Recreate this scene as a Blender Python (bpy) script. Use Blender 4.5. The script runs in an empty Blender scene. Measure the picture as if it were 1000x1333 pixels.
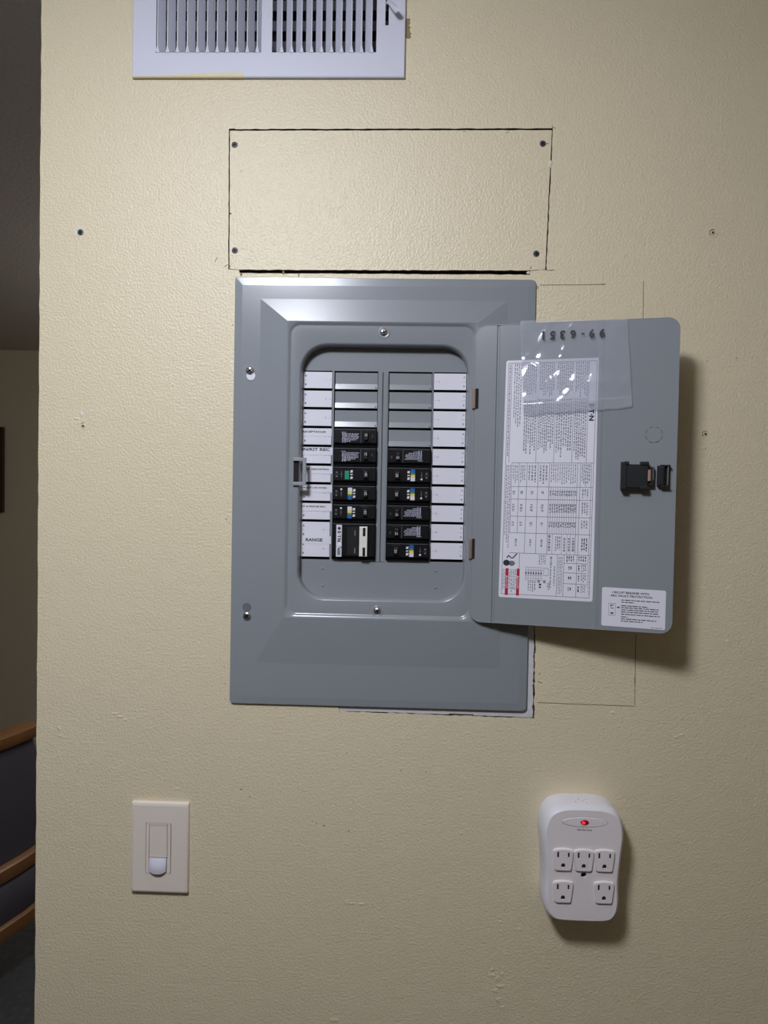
import bpy, math, random
from mathutils import Vector, Matrix
from mathutils.geometry import tessellate_polygon
random.seed(7)
C = bpy.context.scene.collection

# ------------------------------------------------------------------ camera, world, light, exposure
RIGHT = (0.99932266, 0.03193712, 0.01828235)
UP = (-0.01905034, 0.02391065, 0.99953257)
FWD = (-0.03148505, 0.99920383, -0.02450286)
FPX, EYE, DIST = 950.0, 1.6, 950.0          # focal length in pixels of a 1000x1333 frame; eye height (m); wall distance (mm)
cam = bpy.data.cameras.new('camera')
cam.sensor_fit = 'VERTICAL'; cam.sensor_height = 24.0; cam.lens = FPX * 24.0 / 1333.0
cam.clip_start = 0.02; cam.clip_end = 50
co = bpy.data.objects.new('camera', cam); C.objects.link(co)
co.matrix_world = Matrix(((RIGHT[0], UP[0], -FWD[0], 0), (RIGHT[1], UP[1], -FWD[1], -DIST / 1000), (RIGHT[2], UP[2], -FWD[2], EYE), (0, 0, 0, 1)))
bpy.context.scene.camera = co

world = bpy.data.worlds.new('world'); bpy.context.scene.world = world
world.use_nodes = True
world.node_tree.nodes['Background'].inputs['Color'].default_value = (0.02, 0.02, 0.022, 1)
world.node_tree.nodes['Background'].inputs['Strength'].default_value = 0.3

LAMP = (-0.31, -0.88, EYE + 0.65)                         # round ceiling lamp of the hall, up and to the left: glowing dome and its downward face
lamp = bpy.data.lights.new('ceiling_lamp', 'POINT')
lamp.energy = 15.5; lamp.color = (0.90, 0.94, 1.04); lamp.shadow_soft_size = 0.11
lo = bpy.data.objects.new('ceiling_lamp', lamp); C.objects.link(lo); lo.location = LAMP
face = bpy.data.lights.new('ceiling_lamp_face', 'AREA')
face.shape = 'DISK'; face.size = 0.22; face.energy = 9.2; face.color = (0.90, 0.94, 1.04)
fo_ = bpy.data.objects.new('ceiling_lamp_face', face); C.objects.link(fo_); fo_.location = LAMP
room = bpy.data.lights.new('dining_room_fill', 'POINT')   # unseen warm fill light, added to brighten the next room
room.energy = 15.0; room.color = (1.0, 0.92, 0.84); room.shadow_soft_size = 0.15
ro = bpy.data.objects.new('dining_room_fill', room); C.objects.link(ro); ro.location = (-0.3, 2.0, EYE + 0.45)

vs = bpy.context.scene.view_settings
vs.view_transform = 'Standard'; vs.look = 'None'; vs.gamma = 1.0; vs.use_curve_mapping = False
vs.exposure = 0.0

# ------------------------------------------------------------------ helpers
def ray(px, py):
    d = [FWD[i] + RIGHT[i] * (px - 500) / FPX - UP[i] * (py - 666.5) / FPX for i in range(3)]
    return d[0] / d[1], d[2] / d[1]
def at(px, py, h=0.0):                       # photo pixel -> wall millimetres (X right, Z up from eye level), h mm proud of the wall
    a, b = ray(px, py)
    return a * (DIST - h), b * (DIST - h)
def P(X, Z, h):
    return Vector((X / 1000, -h / 1000, EYE + Z / 1000))
HX, HH, DC, DS = 83.0, 10.5, 0.9743, 0.2251   # door hinge line and swing
def door_xf(u, v, w):
    return (HX + u * DC - w * DS, v, HH + u * DS + w * DC)
def duv(px, py, w=0.0):
    a, b = ray(px, py)
    u = (a * (DIST - HH - DC * w) - HX + DS * w) / (DC + DS * a)
    return u, b * (DIST - HH - DS * u - DC * w)

WO = {}
def srgb(r, g, b):
    f = lambda c: (c / 255 / 12.92) if c <= 10 else ((c / 255 + 0.055) / 1.055) ** 2.4
    return (f(r), f(g), f(b), 1)
def mat(name, col, rough=0.5, metal=0.0, bump=None, spec=0.5, vary=0.0, vscale=8, coat=0.0):
    m = bpy.data.materials.new(name); m.use_nodes = True
    nt = m.node_tree; b = nt.nodes['Principled BSDF']
    b.inputs['Base Color'].default_value = col; b.inputs['Roughness'].default_value = rough
    b.inputs['Metallic'].default_value = metal; b.inputs['Specular IOR Level'].default_value = spec
    b.inputs['Coat Weight'].default_value = coat; b.inputs['Coat Roughness'].default_value = 0.2
    tc = nt.nodes.new('ShaderNodeNewGeometry')
    if vary:
        n = nt.nodes.new('ShaderNodeTexNoise'); n.inputs['Scale'].default_value = vscale; n.inputs['Detail'].default_value = 4
        nt.links.new(tc.outputs['Position'], n.inputs['Vector'])
        mx = nt.nodes.new('ShaderNodeMix'); mx.data_type = 'RGBA'
        mx.inputs['A'].default_value = [c * (1 - vary) for c in col[:3]] + [1]
        mx.inputs['B'].default_value = [min(1, c * (1 + vary)) for c in col[:3]] + [1]
        nt.links.new(n.outputs['Fac'], mx.inputs['Factor']); nt.links.new(mx.outputs['Result'], b.inputs['Base Color'])
    if bump:
        prev = None
        for sc, dist, det in bump:
            n = nt.nodes.new('ShaderNodeTexNoise'); n.inputs['Scale'].default_value = sc; n.inputs['Detail'].default_value = det
            nt.links.new(tc.outputs['Position'], n.inputs['Vector'])
            bp = nt.nodes.new('ShaderNodeBump'); bp.inputs['Strength'].default_value = 1.0; bp.inputs['Distance'].default_value = dist
            nt.links.new(n.outputs['Fac'], bp.inputs['Height'])
            if prev: nt.links.new(prev.outputs['Normal'], bp.inputs['Normal'])
            prev = bp
        nt.links.new(prev.outputs['Normal'], b.inputs['Normal'])
    return m

class MB:
    def __init__(s): s.v = []; s.f = []; s.m = []
    def add(s, vs, fs, mi=0):
        o = len(s.v); s.v += [tuple(x) for x in vs]
        for f in fs: s.f.append(tuple(i + o for i in f)); s.m.append(mi)
        return s
    def loft(s, loops, mi=0, cap0=False, cap1=True):      # loops run counter-clockwise seen from the front
        n = len(loops[0]); vs = [p for L in loops for p in L]; fs = []
        for k in range(len(loops) - 1):
            for i in range(n):
                j = (i + 1) % n
                fs.append((k * n + i, k * n + j, (k + 1) * n + j, (k + 1) * n + i))
        if cap0: fs.append(tuple(range(n - 1, -1, -1)))
        if cap1: fs.append(tuple((len(loops) - 1) * n + i for i in range(n)))
        return s.add(vs, fs, mi)
    def box(s, x0, x1, z0, z1, h0, h1, mi=0, ch=0.0, r=0.0, n=4):
        if x0 > x1: x0, x1 = x1, x0
        if z0 > z1: z0, z1 = z1, z0
        def L(i, h):
            if r > 0: return [(x, z, h) for x, z in rr(x0 + i, x1 - i, z0 + i, z1 - i, max(r - i, 0.05), n)]
            return [(x0 + i, z0 + i, h), (x1 - i, z0 + i, h), (x1 - i, z1 - i, h), (x0 + i, z1 - i, h)]
        ls = [L(0, h0), L(0, h1)] if not ch else [L(0, h0), L(0, h1 - ch), L(ch * .3, h1 - ch * .3), L(ch, h1)]
        return s.loft(ls, mi, True, True)
    def quad(s, c, h0, h1, mi=0):                          # prism over a polygon of (x, z)
        return s.loft([[(x, z, h0) for x, z in c], [(x, z, h1) for x, z in c]], mi, True, True)
    def holes(s, outer, holes, h0, h1, mi=0, mi_side=None):
        loops = [outer] + holes
        pts = [p for L in loops for p in L]; n = len(pts)
        tris = tessellate_polygon([[Vector((x, z, 0)) for x, z in L] for L in loops])
        fs = []; ms = []
        for t in tris:
            a, b, c = (pts[i] for i in t)
            if (b[0] - a[0]) * (c[1] - a[1]) - (b[1] - a[1]) * (c[0] - a[0]) < 0: t = (t[0], t[2], t[1])
            fs.append(tuple(t)); fs.append((t[0] + n, t[2] + n, t[1] + n))
        s.add([(x, z, h1) for x, z in pts] + [(x, z, h0) for x, z in pts], fs, mi)
        k = 0; fs = []
        for li, L in enumerate(loops):
            m = len(L); ar = sum(L[i][0] * L[(i + 1) % m][1] - L[(i + 1) % m][0] * L[i][1] for i in range(m))
            flip = (ar < 0) != (li > 0)
            for i in range(m):
                a, b = k + i, k + (i + 1) % m
                q = (a, a + n, b + n, b)
                fs.append(q[::-1] if flip else q)
            k += m
        o = len(s.v) - 2 * n
        for f in fs: s.f.append(tuple(i + o for i in f)); s.m.append(mi if mi_side is None else mi_side)
        return s
    def lathe(s, cx, cz, prof, n=16, mi=0, sx=1.0, sz=1.0):
        return s.loft([[(cx + r * sx * math.cos(2 * math.pi * i / n), cz + r * sz * math.sin(2 * math.pi * i / n), h) for i in range(n)] for r, h in prof], mi, False, True)
    def cross(s, cx, cz, L, w, h0, h1, rot, mi):
        for k in (0, 1):
            a = rot + k * math.pi / 2; c, sn = math.cos(a), math.sin(a)
            s.quad([(cx + x * c - z * sn, cz + x * sn + z * c) for x, z in ((-L, -w), (L, -w), (L, w), (-L, w))], h0, h1, mi)
        return s
    def text(s, txt, cx, cz, size, h, mi=1, rot=0.0, width=None, fn=None, bold=0.0):
        vs, fs = glyphs(txt, bold)
        xs = [a for a, b in vs]; zs = [b for a, b in vs]
        x0, x1 = min(xs), max(xs); z0, z1 = min(zs), max(zs)
        k = size / max(z1 - z0, 1e-6); kx = (width / (x1 - x0)) if width else k
        c, sn = math.cos(rot), math.sin(rot); out = []
        for a, b in vs:
            x, z = (a - (x0 + x1) / 2) * kx, (b - (z0 + z1) / 2) * k
            X, Z = cx + x * c - z * sn, cz + x * sn + z * c
            out.append((X, Z, h if fn is None else fn(X, Z) + h))
        return s.add(out, fs, mi)
    def build(s, name, mats, parent=None, xf=None, smooth=None, label=None, kind=None, cat=None, group=None):
        pts = [P(*(xf(*p) if xf else p)) for p in s.v]
        mn = Vector([min(p[i] for p in pts) for i in range(3)]); mx = Vector([max(p[i] for p in pts) for i in range(3)])
        org = (mn + mx) / 2
        me = bpy.data.meshes.new(name); me.from_pydata([p - org for p in pts], [], s.f)
        for m in (mats if isinstance(mats, list) else [mats]): me.materials.append(m)
        me.polygons.foreach_set('material_index', s.m)
        if smooth:
            me.polygons.foreach_set('use_smooth', [True] * len(me.polygons)); me.set_sharp_from_angle(angle=math.radians(smooth))
        me.validate(); me.update()
        o = bpy.data.objects.new(name, me); C.objects.link(o)
        WO[o] = org.copy()
        if parent: o.parent = parent; o.location = org - WO[parent]
        else: o.location = org
        for k, val in (('label', label), ('kind', kind), ('category', cat), ('group', group)):
            if val: o[k] = val
        return o
def thing(name, X, Z, h, label, cat, group=None):
    o = bpy.data.objects.new(name, None); C.objects.link(o)
    o.empty_display_size = 0.02; o.location = P(X, Z, h); WO[o] = P(X, Z, h)
    o['label'] = label; o['category'] = cat
    if group: o['group'] = group
    return o
def copy_part(src, dX, dZ, parent):            # copies a part with its sub-parts, moved within the same parent's frame
    c = src.copy(); C.objects.link(c); c.parent = parent
    d = Vector((dX / 1000, 0, dZ / 1000)); c.location = src.location + d; WO[c] = WO[src] + d
    for ch in list(src.children):
        g = ch.copy(); C.objects.link(g); g.parent = c
    return c
def rr(x0, x1, z0, z1, r, n=6):
    out = []
    rs = r if isinstance(r, (list, tuple)) else (r,) * 4
    for (cx, cz, a), q in zip(((x1, z0, -90), (x1, z1, 0), (x0, z1, 90), (x0, z0, 180)), rs):
        ox = cx - q if cx == x1 else cx + q; oz = cz - q if cz == z1 else cz + q
        for i in range(n + 1):
            t = math.radians(a + 90 * i / n); out.append((ox + q * math.cos(t), oz + q * math.sin(t)))
    return out
def lift(pts, h): return [(x, z, h) for x, z in pts]
_g = {}
def glyphs(t, bold=0.0):
    if (t, bold) not in _g:
        cu = bpy.data.curves.new('glyph', 'FONT'); cu.body = t; cu.resolution_u = 2; cu.offset = bold
        ob = bpy.data.objects.new('glyph', cu); me = ob.to_mesh()
        _g[(t, bold)] = ([(v.co.x, v.co.y) for v in me.vertices], [tuple(p.vertices) for p in me.polygons])
        ob.to_mesh_clear(); bpy.data.objects.remove(ob); bpy.data.curves.remove(cu)
    return _g[(t, bold)]
def jag(a, b, n, amp):                         # a rough line between two points
    out = []
    for i in range(n):
        t = i / n
        out.append((a[0] + (b[0] - a[0]) * t + (random.uniform(-amp, amp) if i else 0), a[1] + (b[1] - a[1]) * t + (random.uniform(-amp, amp) if i else 0)))
    return out
def pp(*pts): return [at(*p) for p in pts]

# ------------------------------------------------------------------ materials
WALL = mat('cream_wall_paint', (0.755, 0.66, 0.462, 1), 0.36, spec=0.5, bump=[(45, 0.0005, 2), (330, 0.00095, 2), (720, 0.0003, 2)], vary=0.03, vscale=3)
RAW = mat('bare_drywall', srgb(212, 210, 214), 0.85, bump=[(500, 0.0008, 3)], vary=0.08, vscale=120)
GYP = mat('white_gypsum', srgb(225, 220, 214), 0.9, bump=[(600, 0.001, 2)])
DIRT = mat('dark_crack', srgb(92, 78, 62), 0.95)
EDGE = mat('cut_drywall_edge', srgb(92, 74, 56), 0.95)
BROWN = mat('brown_paper', srgb(150, 130, 100), 0.95, vary=0.2, vscale=300)
PENCIL = mat('pencil_line', srgb(128, 116, 90), 0.8)
BLACKV = mat('dark_void', (0.012, 0.012, 0.014, 1), 0.9)
GREY = mat('grey_powder_coat', srgb(140, 145, 150), 0.22, spec=0.5, vary=0.03, vscale=14, bump=[(900, 0.00004, 2)])
GREYP = mat('grey_plastic', srgb(150, 156, 162), 0.3, spec=0.5)
STEEL = mat('zinc_steel', (0.72, 0.73, 0.76, 1), 0.28, metal=1.0)
DSTEEL = mat('dark_screw_steel', (0.075, 0.075, 0.08, 1), 0.5, metal=0.5)
COPPER = mat('bronze_hinge', srgb(178, 150, 136), 0.35, metal=0.6)
BLACK = mat('black_plastic', (0.008, 0.008, 0.010, 1), 0.34, spec=0.3)
BLACKM = mat('black_matt_plastic', (0.016, 0.017, 0.019, 1), 0.42, spec=0.35)
SHELL = mat('room_shell_paint', (0.50, 0.41, 0.28, 1), 0.9)
WPRINT = mat('white_print', srgb(220, 220, 226), 0.6)
GPRINT = mat('grey_print_and_glint', srgb(110, 112, 116), 0.6)
PPRINT = mat('pale_print', srgb(176, 178, 196), 0.6)
PAPER = mat('label_paper_and_glint', srgb(226, 224, 234), 0.5, spec=0.35)
INK = mat('label_ink', (0.02, 0.02, 0.024, 1), 0.6)
INKG = mat('pale_ink', srgb(132, 130, 142), 0.6)
RED = mat('warning_red', srgb(178, 30, 48), 0.5)
LED = mat('red_lens', srgb(170, 16, 30), 0.15)
LEDON = mat('lit_red_led', (0.8, 0.02, 0.04, 1), 0.3)
_b = LEDON.node_tree.nodes['Principled BSDF']; _b.inputs['Emission Color'].default_value = (1, 0.03, 0.08, 1); _b.inputs['Emission Strength'].default_value = 0.8
GREEN = mat('green_button', srgb(30, 140, 112), 0.45)
YEL = mat('yellow_band', srgb(232, 200, 110), 0.5)
LGRN = mat('green_band', srgb(60, 140, 80), 0.5)
BLUE = mat('blue_band', srgb(22, 92, 170), 0.5)
CREAMP = mat('ivory_plastic', srgb(232, 230, 220), 0.35)
VENTW = mat('white_register_paint', srgb(216, 217, 231), 0.35)
DAMP = mat('galvanised_damper', srgb(170, 170, 176), 0.5)
SMEAR = mat('cream_paint_smear', srgb(226, 214, 178), 0.45)
SWW = mat('switch_white_plastic', srgb(232, 221, 209), 0.32)
LENS = mat('sensor_lens', srgb(214, 214, 224), 0.35)
SURGE = mat('surge_white_plastic', srgb(234, 226, 226), 0.4)
SURGES = mat('dusty_white_plastic', srgb(228, 226, 232), 0.45, vary=0.03, vscale=200)
WOOD = mat('honey_wood', srgb(142, 102, 64), 0.35, vary=0.2, vscale=22)
CLOTH = mat('dark_blue_upholstery', srgb(80, 77, 90), 0.7, bump=[(900, 0.0006, 2)])
CARPET = mat('charcoal_carpet', srgb(84, 88, 92), 0.95, vary=0.45, vscale=40, bump=[(300, 0.004, 2)])
CEIL = mat('ceiling_paint', srgb(196, 192, 190), 0.9, bump=[(80, 0.001, 2)])
FARW = mat('far_wall_paint', srgb(206, 196, 174), 0.7, bump=[(60, 0.0006, 2)])
FRAMEW = mat('dark_frame_wood', srgb(58, 36, 28), 0.4)
ART = mat('dark_picture', srgb(84, 72, 64), 0.5, vary=0.3, vscale=9)

# ------------------------------------------------------------------ the setting
XL, XR, ZF, ZC = -487.8, 1300.0, -1600.0, 800.0
panel_hole = [(-214, 268), (150, 268), (150, -152)]
panel_hole += jag((169.6, -152), (170.6, -288.6), 34, 0.9) + jag((170.6, -288.6), (-84.5, -286.0), 40, 0.7) + [(-84.5, -286.0), (-85.5, -270), (-214, -270)]
ph = []
for a, b, n, amp in (((298, 168), (720, 167), 60, .35), ((720, 167), (711.5, 351.5), 34, .5), ((711.5, 351.5), (691, 352), 3, .3), ((691, 352), (690, 357.6), 2, .4),
                     ((690, 357.6), (312, 355.6), 60, .35), ((312, 355.6), (311, 351.5), 2, .3), ((311, 351.5), (297.2, 350.6), 3, .3), ((297.2, 350.6), (298, 168), 30, .3)):
    ph += jag(at(*a), at(*b), n, amp)
vent_hole = [(-345, 558), (-35, 558), (-35, 664), (-345, 664)]
left = [(XL + random.uniform(-.5, .5), ZC - 16 * i) for i in range(0, 151)]
outer = [(XR, ZF), (XR, ZC)] + left[:150] + [(XL, ZF)]
wall = MB().holes(outer, [panel_hole, ph, vent_hole], -13, 0, 0, 1).build('wall_back', [WALL, EDGE], kind='structure', label='cream painted hallway wall with stippled roller texture')
def struct(name, m, x0, x1, y0, y1, z0, z1, parent=None):
    mb = MB(); mb.box(x0, x1, z0, z1, -y1, -y0)
    return mb.build(name, m, parent, kind='structure' if not parent else None)
struct('wall_return', WALL, XL + .3, XL + 14, 13.2, 110, ZF, ZC, wall)
struct('wall_rear', FARW, XL + 14, XR, 97, 110, ZF, ZC)
struct('floor', CARPET, -3600, 1400, -3300, 3300, ZF - 60, ZF)
struct('ceiling', CEIL, -3600, 1400, -3300, 3300, ZC, ZC + 60)
struct('wall_far', FARW, -3600, 1400, 3260, 3360, ZF, ZC)
struct('wall_left', SHELL, -3600, -3500, -3300, 3300, ZF, ZC)
struct('wall_right', SHELL, XR, XR + 100, -3300, 3300, ZF, ZC)
struct('wall_front', SHELL, -3600, 1400, -3300, -3200, ZF, ZC)
# bare drywall left showing round the lower right of the panel
bl = [(-84.4, -276), (148, -276), (148, -155)] + [(168.4, -155)] + jag((168.4, -155), (169.0, -287.6), 30, .5)[1:] + jag((169.0, -287.6), (-84.4, -285.6), 30, .3) + [(-84.4, -285.6)]
MB().holes(bl, [], -12, -1.0).build('bare_drywall', RAW, wall, label='bare white drywall strip at lower right of the panel')
# jagged dark crack flakes along its right edge
mb = MB()
for i in range(34):
    z = -170 - i * 3.5 + random.uniform(-1, 1); x = 169.2 + random.uniform(-.9, .9)
    if random.random() < .75:
        mb.quad([(x - random.uniform(.3, .9), z), (x + random.uniform(.1, .8), z - random.uniform(0, 1.2)), (x + random.uniform(.2, .9), z + random.uniform(2, 4)), (x - .3, z + random.uniform(2.5, 4.5))], -1.2, random.uniform(-.6, .15), 0)
for x0, x1 in ((60, 92),):
    mb.quad([(x0, -286.4), (x1, -287.0), (x1, -285.6), (x0, -285.4)], -1.2, -.7, 0)
mb.build('crack', DIRT, wall, kind='stuff')
def line(mb, pts, w, h=0.12, mi=0):
    for (a, b) in zip(pts, pts[1:]):
        a, b = Vector(a), Vector(b); d = (b - a).normalized(); n = Vector((-d.y, d.x)) * w / 2
        mb.quad([tuple(a - n), tuple(b - n), tuple(b + n), tuple(a + n)][::1], -.2, h, mi)
for pts, w in ((pp((703, 371), (760, 370.8), (787, 370)), .9), (pp((838, 366), (837.3, 414)), .8), (pp((828, 826), (827, 880), (826.5, 918)), .8), (pp((700, 914.5), (760, 917), (826.5, 919.3)), .9)):
    mb = MB(); line(mb, pts, w); mb.build('pencil_line', PENCIL, wall)
mb = MB()
for a, b in (((826.6, 882), (826.4, 890)), ((297.5, 351), (300, 345)), ((280, 341), (283, 335)), ((298, 344), (292, 347)), ((711.6, 351), (711, 344)), ((711, 352), (722, 351.6)), ((690, 352.5), (700, 351.6)), ((690.5, 350), (691.3, 347)),
             ((700.5, 372), (700, 376)), ((784, 371), (789, 369.6)), ((720, 166), (723.5, 167)), ((719, 163), (719.5, 168)), ((298, 168), (306, 167.6)), ((707, 188), (714, 186.5)), ((701, 878), (704, 876)), ((700, 887), (706, 889))):
    line(mb, pp(a, b), .7, .15)
for (x, y, r) in ((451, 981, .9), (447, 984, .5), (438, 983.5, .6), (457, 996, .5), (466, 979, .5), (496, 998, .8), (522, 1003.5, 1.0), (555, 1005, .7), (526, 985, .5), (636, 996, .7), (551, 987, .5), (627, 995, .5),
                  (314, 1027.5, 1.0), (325, 1037, .8), (420, 1046, .7), (437, 1047.5, .5), (407, 1069, .6), (412, 1072, .8), (422, 1075, 1.2), (454, 1082, .9), (442, 1080, .5), (266, 1020, .6), (268, 970, .6), (264, 1023, .4), (229, 1020.5, .6), (366, 1030, .5),
                  (365, 1033, .5), (394, 1039, .4), (471, 1141, .6), (101, 1003.5, .7), (921, 470, .9), (959, 466, .7), (959.5, 469, .5), (980, 464.5, .6), (986, 466, .5), (924, 526, .7), (985, 521, .5), (303, 423, .8), (307, 340, .6), (475, 133, .5), (313, 223, .7),
                  (60, 514, .6), (55, 563, .8), (99, 545, .6), (293, 890, .8), (292, 868, .6), (295, 676, .9), (297, 673, .6), (298.5, 680, .6), (297, 655, .5), (300, 278, 1.1), (520, 1060, .4), (460, 1045, .4)):
    X, Z = at(x, y); mb.lathe(X, Z, [(r, -.1), (r * .8, .12), (r * .3, .15)], 6, 0, random.uniform(.7, 1.5), random.uniform(.7, 1.2))
mb.build('paint_chip', DIRT, wall, kind='stuff')
mb = MB()                                              # lumps and runs of old filler under the paint
for (x, y, rx, ry) in ((640, 1270, 6, 3), (648, 1274, 4, 5), (652, 1284, 7, 3), (645, 1290, 5, 4), (649, 1302, 4, 5), (654, 1312, 4, 4), (641, 1262, 3, 3), (654, 1268, 3, 4), (150, 929, 7, 2), (157, 933, 6, 2), (163, 937, 4, 2), (77, 948, 3, 4), (79, 958, 4, 3),
                       (451, 1175, 3, 5), (458, 1176, 8, 2), (470, 1177, 6, 2), (600, 1085, 3, 3), (677, 1210, 3, 3), (798, 928, 3, 3), (887, 957, 4, 2), (880, 960, 3, 2), (100, 545, 5, 2), (917, 583, 4, 3), (652, 1200, 3, 2), (435, 1328, 8, 4), (948, 836, 5, 4), (717, 213, 2, 3),
                       (230, 1027, 4, 2), (106, 538, 3, 3)):
    X, Z = at(x, y); mb.lathe(X, Z, [(1, -.2), (.8, .2), (.45, .45), (.15, .55)], 10, 0, rx, ry)
mb.build('plaster_lump', WALL, wall, smooth=80, kind='stuff')
mb = MB()
for (x, y, rx, ry, mi) in ((717, 212, 2.6, 3.2, 0), (716, 217, 2, 2, 0), (688, 355, 2.6, 2, 0), (106.3, 539.5, 2.2, 4.2, 0), (369, 355, 1.6, 2.5, 1), (389, 358, .7, 2.8, 1), (314, 357, 1.6, 2.6, 1), (660, 172, 2, 1, 0), (604, 170.5, 2, .8, 0)):
    X, Z = at(x, y); mb.lathe(X, Z, [(1, -1.5), (.9, .4), (.4, 1.0)], 7, mi, rx, ry)
for i in range(12):
    X, Z = at(530 + random.uniform(-1.0, 2.2), 26 + i * 2); mb.lathe(X, Z, [(1, -.1), (.8, .15), (.3, .2)], 7, 2, random.uniform(2.6, 4.4), random.uniform(2, 3.4))
mb.build('torn_paper', [GYP, BROWN, BROWN], wall, kind='stuff')

# ------------------------------------------------------------------ access patch above the panel
pt = []
for a, b, n, amp in (((299.4, 170), (718.6, 169.2), 60, .25), ((718.6, 169.2), (709.8, 350.6), 34, .35), ((709.8, 350.6), (690, 352), 3, .1), ((690, 352), (312.5, 351), 60, .4), ((312.5, 351), (298.6, 349.6), 3, .1), ((298.6, 349.6), (299.4, 170), 30, .25)):
    pt += jag(at(*a), at(*b), n, amp)
c = at(508, 260)
patch = thing('access_panel', c[0], at(508, 351)[1], 0, 'cream drywall access patch with four corner screws above the grey electrical panel', 'access panel')
MB().holes(pt, [], -12.5, -.25, 0, 1).build('drywall_board', [WALL, EDGE], patch)
def screw(mb, X, Z, h, r, rot, dome=.9, mh=0, mc=1, slot=None):
    mb.lathe(X, Z, [(r, h - .6), (r, h + dome * .35), (r * .85, h + dome * .75), (r * .5, h + dome), (.01, h + dome)], 16, mh)
    mb.cross(X, Z, r * .62, r * .17, h + dome * .5, h + dome + .06, rot, mc)
for (x, y), rot in (((305.5, 188.5), .4), ((305.8, 326), .2), ((706.8, 187), .7), ((698.3, 330.3), .1)):
    X, Z = at(x, y); mb = MB(); screw(mb, X, Z, -.3, 4.1, rot, .5)
    mb.build('screw', [DSTEEL, BLACKV], patch, smooth=50)
# loose screws in the wall
for (x, y), rot, m, lab in (((105, 302.5), .3, DSTEEL, 'dark cross-head screw in a white chipped ring at upper left of the wall'), ((928, 303), .5, WALL, 'cream painted screw head with dark cross at the upper right of the wall'),
                            ((108.5, 554.5), .8, WALL, 'painted-over screw head with dark square recess below the white chip at left'), ((918.5, 565), .5, WALL, 'painted screw head in a dark cracked ring right of the open panel door')):
    X, Z = at(x, y)
    t = thing('wall_screw', X, Z, 0, lab, 'screw', None)
    mb = MB(); screw(mb, X, Z, .1, 4.0 if m is DSTEEL else 3.4, rot, .6); mb.build('screw_head', [m, BLACKV], t, smooth=50)
    mb = MB()
    n = 18
    o_ = [(X + (6.3 + random.uniform(-.9, 1.3)) * math.cos(2 * math.pi * i / n), Z + (6.3 + random.uniform(-.9, 1.3)) * math.sin(2 * math.pi * i / n)) for i in range(n)]
    i_ = [(X + (4.3 + random.uniform(-.1, .3)) * math.cos(2 * math.pi * i / n), Z + (4.3 + random.uniform(-.1, .3)) * math.sin(2 * math.pi * i / n)) for i in range(n)]
    if m is DSTEEL: o_ = [(a - 1.6, b + 1.4) for a, b in o_]
    mb.holes(o_, [i_], -.1, .35)
    mb.build('chipped_ring', GYP if m is DSTEEL else WALL, t)
    if m is not DSTEEL:
        mb = MB()
        for k in range(9 if x > 900 else 3):
            a0 = (1.1 if x > 900 else 1.3) + k * .33
            mb.quad([(X + q * math.cos(b), Z + q * math.sin(b)) for q, b in ((3.5, a0), (4.2, a0), (4.2, a0 + .3), (3.5, a0 + .3))], 0, .4)
        mb.build('crack', DIRT, t, kind='stuff')

# ------------------------------------------------------------------ air register at the top
vent = thing('air_register', -190, 605, 0, 'white metal air register with vertical louvres at the top of the wall', 'vent')
vo = (-366, -13.8, 532.6, 681)
OL, OR, OZ0, OZ1 = (-334.8, -198.2), (-184.5, -50.6), 563.8, 656.5
sl = [at(501.6, 33, 5), at(506, 33, 5)]
def rect(x0, x1, z0, z1): return [(x0, z0), (x1, z0), (x1, z1), (x0, z1)]
mb = MB()
mb.holes(rect(vo[0] + 1.2, vo[1] - 1.2, vo[2] + 1.2, vo[3] - 1.2), [rect(*OL, OZ0, OZ1), rect(*OR, OZ0, OZ1), rect(sl[0][0], sl[1][0], sl[0][1], 640)], 3.6, 5.0)
mb.loft([lift(rect(*vo), .9), lift(rect(*vo), 4.2), lift(rect(vo[0] + 1.2, vo[1] - 1.2, vo[2] + 1.2, vo[3] - 1.2), 5.0)], 0, False, False)
mb.quad(rect(vo[0] + 1, vo[1] - 1, vo[2] + 1, vo[2] + 3), .05, 1.2, 1); mb.quad(rect(vo[1] - 3, vo[1] - 1, vo[2] + 1, vo[3] - 1), .05, 1.2, 1)  # black strips behind the raised rim paint in its shadow line
mb.build('face_frame', [VENTW, BLACKV], vent)
s0, s1 = at(250, 96, 5), at(317, 96, 5)
mb = MB(); mb.loft([[(-365.9, 532.45, 1), (s1[0], 532.45, 1), (s1[0], 532.45, 4.3), (-365.9, 532.45, 4.3)], [(-364.9, 533.7, 4.9), (s1[0], 533.7, 4.9), (s1[0], 533.8, 5.1), (-364.9, 533.8, 5.1)]], 0, True, True)
mb.quad([(s1[0] - 118, 533.8), (s1[0], 533.8), (s1[0] - .5, 538.6), (s1[0] - 40, 538.0), (s1[0] - 90, 535.6)], 4.9, 5.1)
mb.build('paint_smear', SMEAR, vent, label='cream paint smear')
def slat(x, dx):
    mb = MB(); t = 1.15
    def sec(z, e): return [(a, z, h) for a, h in ((x - t / 2 - e, 5.0), (x + t / 2 + e, 5.0), (x + t / 2 + e + dx * .12, 3.4), (x + t / 2 + dx, -6.5), (x - t / 2 + dx, -6.5), (x - t / 2 - e + dx * .12, 3.4))]
    mb.loft([sec(OZ0 - .5, 2.2), sec(OZ0 + 2.5, 1.5), sec(OZ0 + 9, .1), sec(OZ1 + .5, 0)], 0, True, True)
    mb.build('slat', VENTW, vent)
nl = 10; pL = (OL[1] - OL[0]) / (nl + .55)
for i in range(nl + 1): slat(OL[0] + pL * (i + .14), 6.2)
pR = (OR[1] - OR[0]) / 10.45
for i in range(10): slat(OR[0] + pR * (i + .98), -8.4)
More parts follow.
